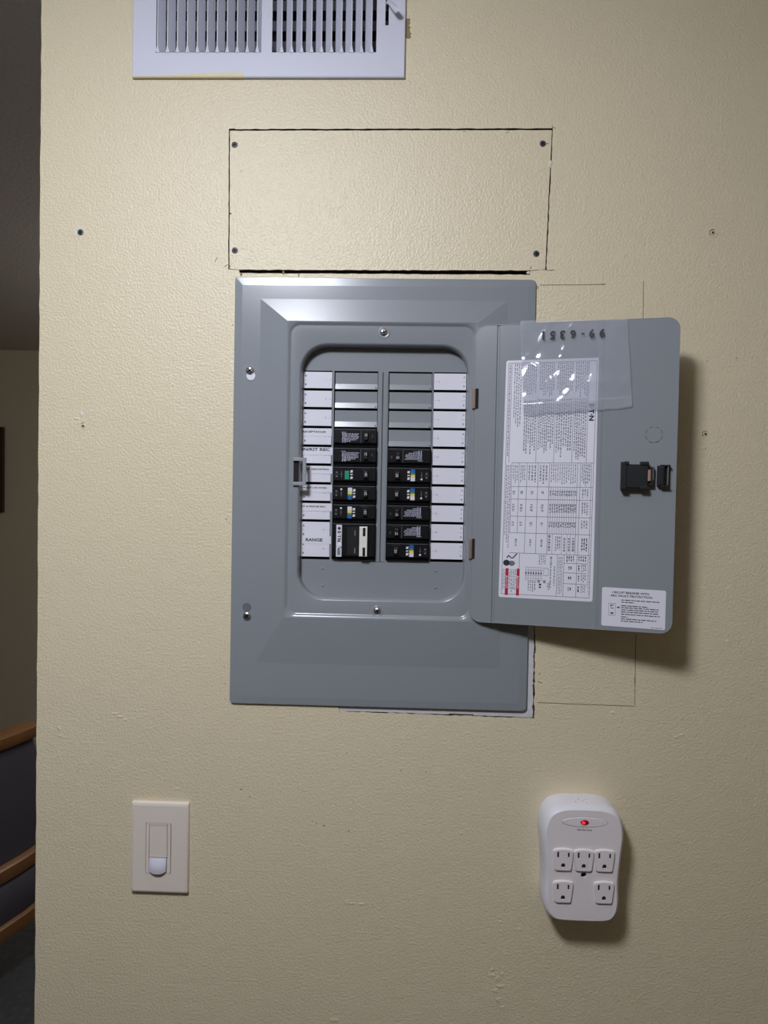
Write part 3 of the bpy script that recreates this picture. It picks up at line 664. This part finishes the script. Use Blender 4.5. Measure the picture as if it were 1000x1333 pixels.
# small wiring diagram
for k in range(7):
    x = .29 + k * .027; pr.vline(x, .872, .915, 2, .002); pr.bar(x - .006, x + .008, .888, .897, 1)
for y in (.868, .88, .902, .915, .922): pr.hline(y, .28, .47, 2, .0008)
pr.block(.31, .40, .925, .975, 4, 2, .5); pr.block(.40, .52, .92, .935, 2, 2, .45); pr.block(.42, .50, .815, .86, 4, 2, .5)
for x, t0, t1 in ((.48, .87, .90), (.53, .87, .90)): pr.vline(x, t0, t1, 2, .002)
for y in (.87, .90): pr.hline(y, .48, .53, 2, .001)
pr.block(.53, .58, .82, .86, 1, 2, .4); pr.block(.545, .56, .85, .96, 1, 2, .8); pr.block(.585, .60, .86, .95, 1, 2, .8); pr.block(.43, .46, .935, .96, 1, 1, .8); pr.block(.52, .55, .93, .965, 2, 2, .7)
for x in (.62, .69, .825): pr.vline(x, .81, .985)
pr.block(.63, .68, .82, .98, 3, 2, .5)
for y in (.845, .885, .93): pr.hline(y, .69, .93)
pr.block(.71, .80, .815, .84, 4, 1, .5); pr.block(.835, .925, .815, .842, 4, 1, .5); pr.block(.935, .96, .815, .98, 2, 2, .4)
for t0 in (.858, .90, .945):
    pr.block(.735, .775, t0, t0 + .014, 2, 1, .6, ragged=0); pr.block(.838, .858, t0 - .006, t0 + .018, 1, 1, .7, ragged=0); pr.block(.87, .925, t0 - .01, t0 + .025, 3, 2, .55)
q0 = bilin(cor, .925, .222); pr.mb.text('E·T·N', q0[0], q0[1], 6.0, .36, 1, rot=-math.pi / 2, width=21, bold=.05)
pr.mb.build('wiring_label', [PAPER, INK, INKG, RED, GPRINT], door, door_xf, label='large white wiring instruction label with red danger bands')
cor = [duv(784, 764), duv(867.3, 769), duv(865.8, 820.3), duv(782.8, 814)]
pr = Print(cor); pr.mb.quad([bilin(cor, s_, t_) for s_, t_ in ((.02, 1), (.98, 1), (1, .97), (1, .03), (.98, 0), (.02, 0), (0, .03), (0, .97))], .5, .85, 0)
ang = math.atan2(cor[1][1] - cor[0][1], cor[1][0] - cor[0][0])
for tx, s_, t_, wd in (('CIRCUIT BREAKER WITH', .45, .115, .52), ('ARC FAULT PROTECTION', .46, .20, .59)):
    q0 = bilin(cor, s_, t_); pr.mb.text(tx, q0[0], q0[1], 2.7, .92, 1, rot=ang, width=wd * 82, bold=.03)
L_ = pr.bar
pr.bar = lambda a, b, c, d, mi=1, h=.92: L_(a, b, c, d, mi, h)
for t_, e in ((.305, .92), (.36, .52), (.45, .74), (.50, .90), (.555, .90), (.61, .91), (.67, .93), (.735, .42), (.79, .88), (.845, .66)):
    pr.block(.31, e, t_ - .02, t_ + .02, 1, 1, .55, vert=False, ragged=.03, word=(.02, .09))
pr.block(.78, .95, .945, .98, 1, 1, .7, vert=False, ragged=0)
for a, b, c, d in ((.11, .115, .40, .72), (.215, .22, .40, .72), (.11, .22, .40, .41), (.11, .22, .71, .72)): pr.bar(a, b, c, d, 2)
pr.bar(.22, .285, .495, .505, 2); pr.bar(.25, .285, .48, .52, 1); pr.bar(.14, .19, .44, .46); pr.bar(.15, .19, .52, .54); pr.bar(.14, .155, .44, .5); pr.bar(.135, .195, .64, .66); pr.bar(.15, .18, .66, .685)
pr.mb.build('arc_fault_label', [PAPER, INK, INKG], door, door_xf, label='small white arc fault protection sticker at the lower corner')

# ------------------------------------------------------------------ clear plastic bag taped over the top of the door
pm = bpy.data.materials.new('clear_polythene'); pm.use_nodes = True; nt = pm.node_tree
for n_ in list(nt.nodes): nt.nodes.remove(n_)
out = nt.nodes.new('ShaderNodeOutputMaterial'); tr = nt.nodes.new('ShaderNodeBsdfTransparent'); tr.inputs['Color'].default_value = (.95, .955, .97, 1)
gl = nt.nodes.new('ShaderNodeBsdfGlossy'); gl.inputs['Roughness'].default_value = .1; gl.inputs['Color'].default_value = (.95, .95, 1, 1)
df = nt.nodes.new('ShaderNodeBsdfDiffuse'); df.inputs['Color'].default_value = (.86, .87, .93, 1)
m1 = nt.nodes.new('ShaderNodeMixShader'); m1.inputs['Fac'].default_value = .15
m2 = nt.nodes.new('ShaderNodeMixShader')
nt.links.new(tr.outputs[0], m1.inputs[1]); nt.links.new(df.outputs[0], m1.inputs[2])
m2.inputs['Fac'].default_value = .05; nt.links.new(m1.outputs[0], m2.inputs[1]); nt.links.new(gl.outputs[0], m2.inputs[2]); nt.links.new(m2.outputs[0], out.inputs['Surface'])
from mathutils import noise
cb = [duv(677.5, 417.6, 3), duv(817.5, 415.2, 3), duv(823.6, 530, 3), duv(681, 541, 3)]
bag = thing('plastic_bag', *(lambda p: (p[0], p[1], p[2]))(door_xf((cb[2][0] + cb[3][0]) / 2, cb[3][1], 2)), 'clear crumpled plastic bag with upside-down black number, taped over the open panel door', 'bag')
def bag_w(u, v, layer=0):
    a = noise.noise(Vector((u * .022, v * .022, 3 + layer * 9))) * 2.0 + noise.noise(Vector((u * .05, v * .05, 6 + layer * 9))) * .8
    for k, (f, amp, an) in enumerate(((.020, .9, .9), (.026, .6, -.4), (.03, .45, 2.2))):       # a few soft folded creases
        p = u * math.cos(an) + v * math.sin(an) + 6 * noise.noise(Vector((u * .03, v * .03, 60 + k)))
        a += amp * max(0, 1 - abs(noise.noise(Vector((p * f, (u - v) * .004, 20 + k * 7 + layer * 3)))) * 7)
    crumple = max(0, 1 - math.hypot((u - cb[3][0] - 34) / 38, (v - cb[3][1] - 42) / 48))
    a += crumple * 2.2 * abs(noise.noise(Vector((u * .09, v * .09, 40 + layer))))
    top = max(0.0, min(1.0, (cb[0][1] - v) / 12))
    return 2.0 + layer * 1.6 + a * (.25 + .75 * top) * (.5 + .5 * min(1, max(0, (cb[0][1] - v) / 60)))
def bag_sheet(layer, shrink):
    NX, NZ = 70, 60; mb = MB(); vsx = []
    for j in range(NZ + 1):
        for i in range(NX + 1):
            s_ = shrink + (1 - 2 * shrink) * i / NX; t_ = j / NZ
            u, v = bilin(cb, s_, t_)
            if t_ > .9: v += (noise.noise(Vector((u * .06, 4, 0))) * 3) * (t_ - .9) * 10
            u += noise.noise(Vector((v * .05, 9, 2))) * 1.2 * (1 if i in (0, NX) else 0)
            vsx.append((u, v, max(.9, bag_w(u, v, layer))))
    fsx = [(j * (NX + 1) + i, (j + 1) * (NX + 1) + i, (j + 1) * (NX + 1) + i + 1, j * (NX + 1) + i + 1) for j in range(NZ) for i in range(NX)]
    return mb.add(vsx, fsx)
bag_sheet(0, .0).build('rear_film', pm, bag, door_xf, smooth=180)
bag_sheet(1, .004).build('front_film', pm, bag, door_xf, smooth=180)
mb = MB(); band = []
for k in range(41):
    for t_, w_ in ((.875, .35), (.885, .8), (.90, .35), (.985, .35)):
        u, v = bilin(cb, .004 + .992 * k / 40, t_)
        if t_ > .9: v += (noise.noise(Vector((u * .06, 4, 0))) * 3) * (t_ - .9) * 10
        band.append((u, v, bag_w(u, v, 1) + w_))
mb.add(band, [(k * 4 + j, k * 4 + j + 1, k * 4 + j + 5, k * 4 + j + 4) for k in range(40) for j in range(3)])
mb.build('zip_seal', pm, bag, door_xf, smooth=80)
q0, q1, qm = duv(706, 437, 4), duv(787, 433.5, 4), duv(746, 435, 4)
mb = MB()
for k, ch in enumerate('1536-99'):
    s_ = [.02, .17, .33, .50, .66, .80, .965][k]
    mb.text(ch, q0[0] + (q1[0] - q0[0]) * s_, q0[1] + (q1[1] - q0[1]) * s_, (10.6 if ch != '-' else 2.0), .9, 0, rot=math.pi, fn=lambda a, b: bag_w(a, b, 1), bold=.04)
mb.build('printed_number', INK, bag, door_xf, label='upside-down black number 99-6351')

# ------------------------------------------------------------------ light switch
A_, B_ = at(171, 1044, 6), at(244.2, 1164, 6)
sw = thing('light_switch', (A_[0] + B_[0]) / 2, B_[1], 0, 'white wall switch plate with occupancy sensor at lower left of the wall', 'switch')
x0, x1, z0, z1 = A_[0], B_[0], B_[1], A_[1]
ia, ib = at(190, 1070.5, 6), at(222.4, 1137.5, 6)
mb = MB()
mb.loft([lift(rr(x0, x1, z0, z1, 1.5, 3), .1), lift(rr(x0, x1, z0, z1, 1.5, 3), 3.4), lift(rr(x0 + 1, x1 - 1, z0 + 1, z1 - 1, 1.5, 3), 5.2), lift(rr(x0 + 3, x1 - 3, z0 + 3, z1 - 4, 1.5, 3), 6.0)], 0, False, False)
mb.holes(rr(x0 + 3, x1 - 3, z0 + 3, z1 - 4, 1.5, 3), [rr(ia[0], ib[0], ib[1], ia[1], 1.2, 3)], 4, 6.0)
mb.build('wall_plate', SWW, sw, smooth=20)
mb = MB(); f0, f1, g0, g1 = ia[0] + .7, ib[0] - .7, ib[1] + .7, ia[1] - .7
pa, pb = at(195, 1073, 6), at(217.4, 1116, 6); la, lb = at(194.4, 1117, 7), at(216, 1136.6, 7)
mb.holes(rr(f0, f1, g0, g1, .9, 3), [rect(pa[0] - .7, pb[0] + .7, lb[1] - .8, pa[1] + .7)], 3.5, 6.5); mb.build('inner_frame', SWW, sw)
MB().box(f0, f1, g0, g1, 1, 3.4).build('body', SWW, sw)
mb = MB(); mb.loft([lift(rect(pa[0], pb[0], pb[1], pa[1]), 3), [(pa[0], pb[1], 6.2), (pb[0], pb[1], 6.2), (pb[0], pa[1], 6.9), (pa[0], pa[1], 6.9)], [(pa[0] + 1.6, pb[1] + 1, 6.0), (pb[0] - 1.6, pb[1] + 1, 6.0), (pb[0] - 1.6, pa[1] - 2, 6.5), (pa[0] + 1.6, pa[1] - 2, 6.5)]], 0, True, True); mb.build('paddle', SWW, sw)
mb = MB(); rows = []
cxs = (la[0] + lb[0]) / 2; hw = (lb[0] - la[0]) / 2
for k in range(9):
    t_ = k / 8; z = la[1] + (lb[1] - la[1]) * t_
    h = 5 + 6.0 * math.sin(min(1, .12 + t_ * .95) * math.pi * .62)
    rows.append([(cxs + hw * (i / 10 * 2 - 1), z + (2.4 * (abs(i / 10 * 2 - 1) ** 2.5) if k == 8 else 0), 5.5 + (h - 5) * math.sqrt(max(0, 1 - (abs(i / 10 * 2 - 1) * .86) ** 2))) for i in range(11)])
mb.add([p for r_ in rows for p in r_], [(k * 11 + i, (k + 1) * 11 + i, (k + 1) * 11 + i + 1, k * 11 + i + 1) for k in range(8) for i in range(10)])
bk = [(p[0], p[1], 3.5) for p in rows[8]]; tp = [(p[0], p[1], 3.5) for p in rows[0]]
mb.add(rows[8] + bk, [(i, i + 11, i + 12, i + 1) for i in range(10)]); mb.add(rows[0] + tp, [(i + 1, i + 12, i + 11, i) for i in range(10)])
lft = [r_[0] for r_ in rows]; rgt = [r_[10] for r_ in rows]
mb.add(lft + [(p[0], p[1], 3.5) for p in lft], [(i, i + 9, i + 10, i + 1) for i in range(8)]); mb.add(rgt + [(p[0], p[1], 3.5) for p in rgt], [(i + 1, i + 10, i + 9, i) for i in range(8)])
mb.build('sensor_lens', LENS, sw, smooth=60, label='bluish white domed sensor lens')

# ------------------------------------------------------------------ surge protector
H1 = 40.0
tc, bc = at(761, 1055, H1), at(757.5, 1198.3, H1)
half = [(0, 0), (20, .5), (32, 3), (40, 8), (45, 16), (47.4, 28), (47, 40), (45, 58), (43.4, 75), (42.6, 90), (43.2, 104), (43.4, 114), (42, 124), (38, 131), (32, 134.6), (20, 135.8), (0, 136)]
cx = (at(712, 1090, H1)[0] + at(809.5, 1090, H1)[0]) / 2; kz = (tc[1] - bc[1]) / 136.0; kx = (at(809.5, 1090, H1)[0] - at(712, 1090, H1)[0]) / 2 / 47.4
fine = []
for k in range(len(half) - 1):
    p0, p1, p2, p3 = (half[max(0, min(len(half) - 1, k + d))] for d in (-1, 0, 1, 2))
    for s_ in (0, .33, .66):
        f = lambda a, b, c, d: .5 * (2 * b + (c - a) * s_ + (2 * a - 5 * b + 4 * c - d) * s_ ** 2 + (3 * b - a - 3 * c + d) * s_ ** 3)
        fine.append((f(p0[0], p1[0], p2[0], p3[0]), f(p0[1], p1[1], p2[1], p3[1])))
fine[0] = (0, 0); fine.append((0, 136))
outl = [(cx - a * kx, tc[1] - b * kz) for a, b in fine[1:-1]]
outl = [(cx, tc[1])] + outl + [(cx, bc[1])] + [(cx + a * kx, tc[1] - b * kz) for a, b in reversed(fine[1:-1])]
def off(L, d):
    n = len(L); o_ = []
    for i in range(n):
        a, b = Vector(L[i - 1]), Vector(L[(i + 1) % n]); t_ = (b - a).normalized(); o_.append((L[i][0] + t_.y * d, L[i][1] - t_.x * d))
    return o_
sp = thing('surge_protector', cx, bc[1], 0, 'white wall-mounted surge protector with five outlets and red light at lower right', 'surge protector')
mb = MB()
mb.loft([lift(off(outl, 5.0), .2), lift(off(outl, 5.4), 12), lift(off(outl, 4.8), 30), lift(off(outl, 3.6), 35), lift(off(outl, 1.6), 38.6), lift(outl, H1 - .2)], 0, True, False)
mb.build('housing', SURGES, sp, smooth=50)
lx, lz = at(761.5, 1070.5, H1)
ov = [(lx + 29.5 * kx * math.cos(t_ * math.pi / 12), lz + 6.6 * math.sin(t_ * math.pi / 12)) for t_ in range(24)]
hx, hz = at(760, 1139.3, H1)
hole = [(hx + 3.9 * math.cos(t_ * math.pi / 6), hz + 3.4 * math.sin(t_ * math.pi / 6)) for t_ in range(12)]
mb = MB(); mb.holes(outl, [ov, hole], H1 - 3, H1); mb.build('front_face', SURGE, sp)
mb = MB(); mb.loft([lift(off(ov, -.2) if False else [(lx + (a - lx) * .985, lz + (b - lz) * .94) for a, b in ov], H1 - 3), lift([(lx + (a - lx) * .985, lz + (b - lz) * .94) for a, b in ov], H1 - .2), lift([(lx + (a - lx) * .96, lz + (b - lz) * .84) for a, b in ov], H1 + .3)], 0, True, True)
mb.build('indicator_window', SURGE, sp, smooth=30)
mb = MB(); mb.box(hx - 5, hx + 5, hz - 5, hz + 5, H1 - 6, H1 - 5); mb.build('screw_well', BLACKV, sp)
mb = MB(); mb.lathe(lx - .2, lz, [(4.6, H1), (4.6, H1 + .7), (3.4, H1 + 1.5), (1, H1 + 1.8)], 16, 0, 1.15, .68); led = mb.build('indicator_light', LED, sp, smooth=60)
mb = MB(); mb.lathe(lx - 1.6, lz - .2, [(2.6, H1 + .8), (2.2, H1 + 1.75), (.8, H1 + 1.95)], 12, 0, 1.1, .8); mb.build('glow', LEDON, led, smooth=60, label='lit red spot')
X, Z = at(761.2, 1080.6, H1); mb = MB(); mb.text('PROTECTING', X, Z, 2.1, H1 + .06, 0, width=18, bold=.02); mb.build('print', INK, sp)
def outlet(px, py):
    X, Z = at(px, py, H1 + 3)
    fo = [(-8.5, -13.4), (8.5, -13.4), (10.2, -12), (12.2, 4), (12.6, 9.6), (11.6, 12), (7, 13.2), (0, 13.8), (-7, 13.2), (-11.6, 12), (-12.6, 9.6), (-12.2, 4), (-10.2, -12)]
    s1_ = rect(-8, -5.4, 2.6, 10.2); s2_ = rect(5.6, 8, 3.2, 9.6)
    gr = [(2.7 * math.cos(math.radians(a)), -6.6 + 2.7 * math.sin(math.radians(a))) for a in range(0, 181, 30)] + [(-2.7, -9.4), (2.7, -9.4)]
    T = lambda L, k=1: [(X + a * k * .98, Z + b * k) for a, b in L]
    mb = MB(); mb.loft([lift(T(fo, 1.04), H1 - .1), lift(T(fo, 1.03), H1 + 1.6), lift(T(fo, .965), H1 + 2.9)], 0, False, False)
    mb.holes(T(fo, .965), [T(s1_), T(s2_), T(gr)], H1 + .4, H1 + 2.9)
    o = mb.build('outlet', SURGE, sp, smooth=20)
    for L in (s1_, s2_, gr):
        mb = MB(); c_ = T(L); ar = sum(c_[i][0] * c_[(i + 1) % len(c_)][1] - c_[(i + 1) % len(c_)][0] * c_[i][1] for i in range(len(c_)))
        mb.quad(c_ if ar > 0 else c_[::-1], H1 + .2, H1 + 1.0); mb.build('slot', BLACKV, o)
for p in ((733.6, 1119.8), (760.4, 1120.8), (787.4, 1121.4), (733.2, 1161.6), (786.6, 1162.8)): outlet(*p)
mb = MB()
for k in range(46):
    t_ = random.uniform(-1, 1); X = cx + t_ * 36; h = random.uniform(6, 30)
    Z = tc[1] + 5.05 - 6.5 * abs(t_) ** 3
    mb.lathe(X, Z - .2, [(.5, h - .5), (.65, h), (.5, h + .5)], 5, 0, 1.2, 1.0)
mb.build('dust_speck', BROWN, sp, kind='stuff')

# ------------------------------------------------------------------ dim dining room seen past the wall end
a_, b_ = ray(5, 556), ray(5, 667); D2 = 4190.0
fx = a_[0] * D2; fzt, fzb = a_[1] * D2, b_[1] * D2; hf = -(D2 - DIST)
pf = thing('picture_frame', fx - 300, fzb, hf, 'dark framed picture on the far dining room wall, at left edge of view', 'picture')
mb = MB(); mb.holes(rect(fx - 640, fx, fzb, fzt), [rect(fx - 612, fx - 26, fzb + 26, fzt - 26)], hf - 12, hf + 12); mb.build('frame', FRAMEW, pf)
MB().box(fx - 614, fx - 24, fzb + 24, fzt - 24, hf - 10, hf).build('picture', ART, pf)

CHX, CHY = -1.47, 1.22                                   # barrel-backed armchair, seen from its side
ch = thing('armchair', CHX * 1000, ZF, -CHY * 1000, 'barrel-backed armchair with honey wood rails and dark upholstery behind the wall end', 'chair')
def sup(t, R_, e=3.2):
    c_, s_ = math.cos(t), math.sin(t)
    x, y = R_ * math.copysign(abs(c_) ** (2 / e), c_), R_ * math.copysign(abs(s_) ** (2 / e), s_)
    return (x * .946 + y * .325, -x * .325 + y * .946)
def barrel(name, mtl, z0, z1, Ro, Ri, a0=-200, a1=20, slope=0.0, bulge=0.0, parent=None):
    mb = MB(); n = 36; V = []; F = []
    for k in range(n + 1):
        t_ = math.radians(a0 + (a1 - a0) * k / n)
        xo, yo = sup(t_, Ro); xi, yi = sup(t_, Ri); dz = 0.0
        xb, yb = sup(t_, Ro + bulge)
        zm = (z0 + z1) / 2
        V += [(CHX * 1000 + x, z + dz, -(CHY * 1000 + y)) for x, y, z in ((xi, yi, z0), (xo, yo, z0), (xb, yb, z0 + (z1 - z0) * .3), (xb, yb, z0 + (z1 - z0) * .8), (xo - (xo - xi) * .2, yo - (yo - yi) * .2, z1), (xi, yi, z1))]
    for k in range(n):
        for j in range(6):
            a, b = k * 6 + j, k * 6 + (j + 1) % 6
            F.append((a, b, b + 6, a + 6))
    F.append(tuple(range(5, -1, -1))); F.append(tuple(n * 6 + j for j in range(6)))
    return mb.add(V, F).build(name, mtl, parent or ch, smooth=50)
def zz(x, y, d): return ray(x, y)[1] * d * 1000
d1 = 2.08
barrel('top_rail', WOOD, zz(0, 977, d1), zz(0, 958, d1), 312, 270, bulge=6)
barrel('back_panel', CLOTH, zz(0, 1136, d1), zz(0, 974, d1), 300, 262, bulge=8)
barrel('middle_rail', WOOD, zz(0, 1152, d1), zz(0, 1130, d1), 312, 270, bulge=5)
barrel('seat_side', CLOTH, zz(0, 1210, d1), zz(0, 1150, d1), 306, 240, -270, 90, bulge=10)
barrel('base_rail', WOOD, zz(0, 1228, d1), zz(0, 1206, d1), 314, 250, -270, 90, bulge=4)
mb = MB(); mb.loft([[(CHX * 1000 + x, zz(0, 1160, d1) + dz, -(CHY * 1000 + y)) for x, y in (sup(math.radians(360 - 10 * k), r_) for k in range(36))] for r_, dz in ((238, -60), (250, 10), (236, 40), (150, 55))], 0, True, True)
mb.build('seat_cushion', CLOTH, ch, smooth=60)
zl = zz(0, 1226, d1)
for sx in (-1, 1):
    for sy in (-1, 1):
        lx_, ly_ = CHX * 1000 + sx * 130, CHY * 1000 + sy * 130
        mb = MB(); mb.loft([[(lx_ + x, z, -(ly_ + y)) for x, y in ((-r_, -r_), (r_, -r_), (r_, r_), (-r_, r_))] for r_, z in ((13, ZF), (22, zl))], 0, True, True); mb.build('leg', WOOD, ch)
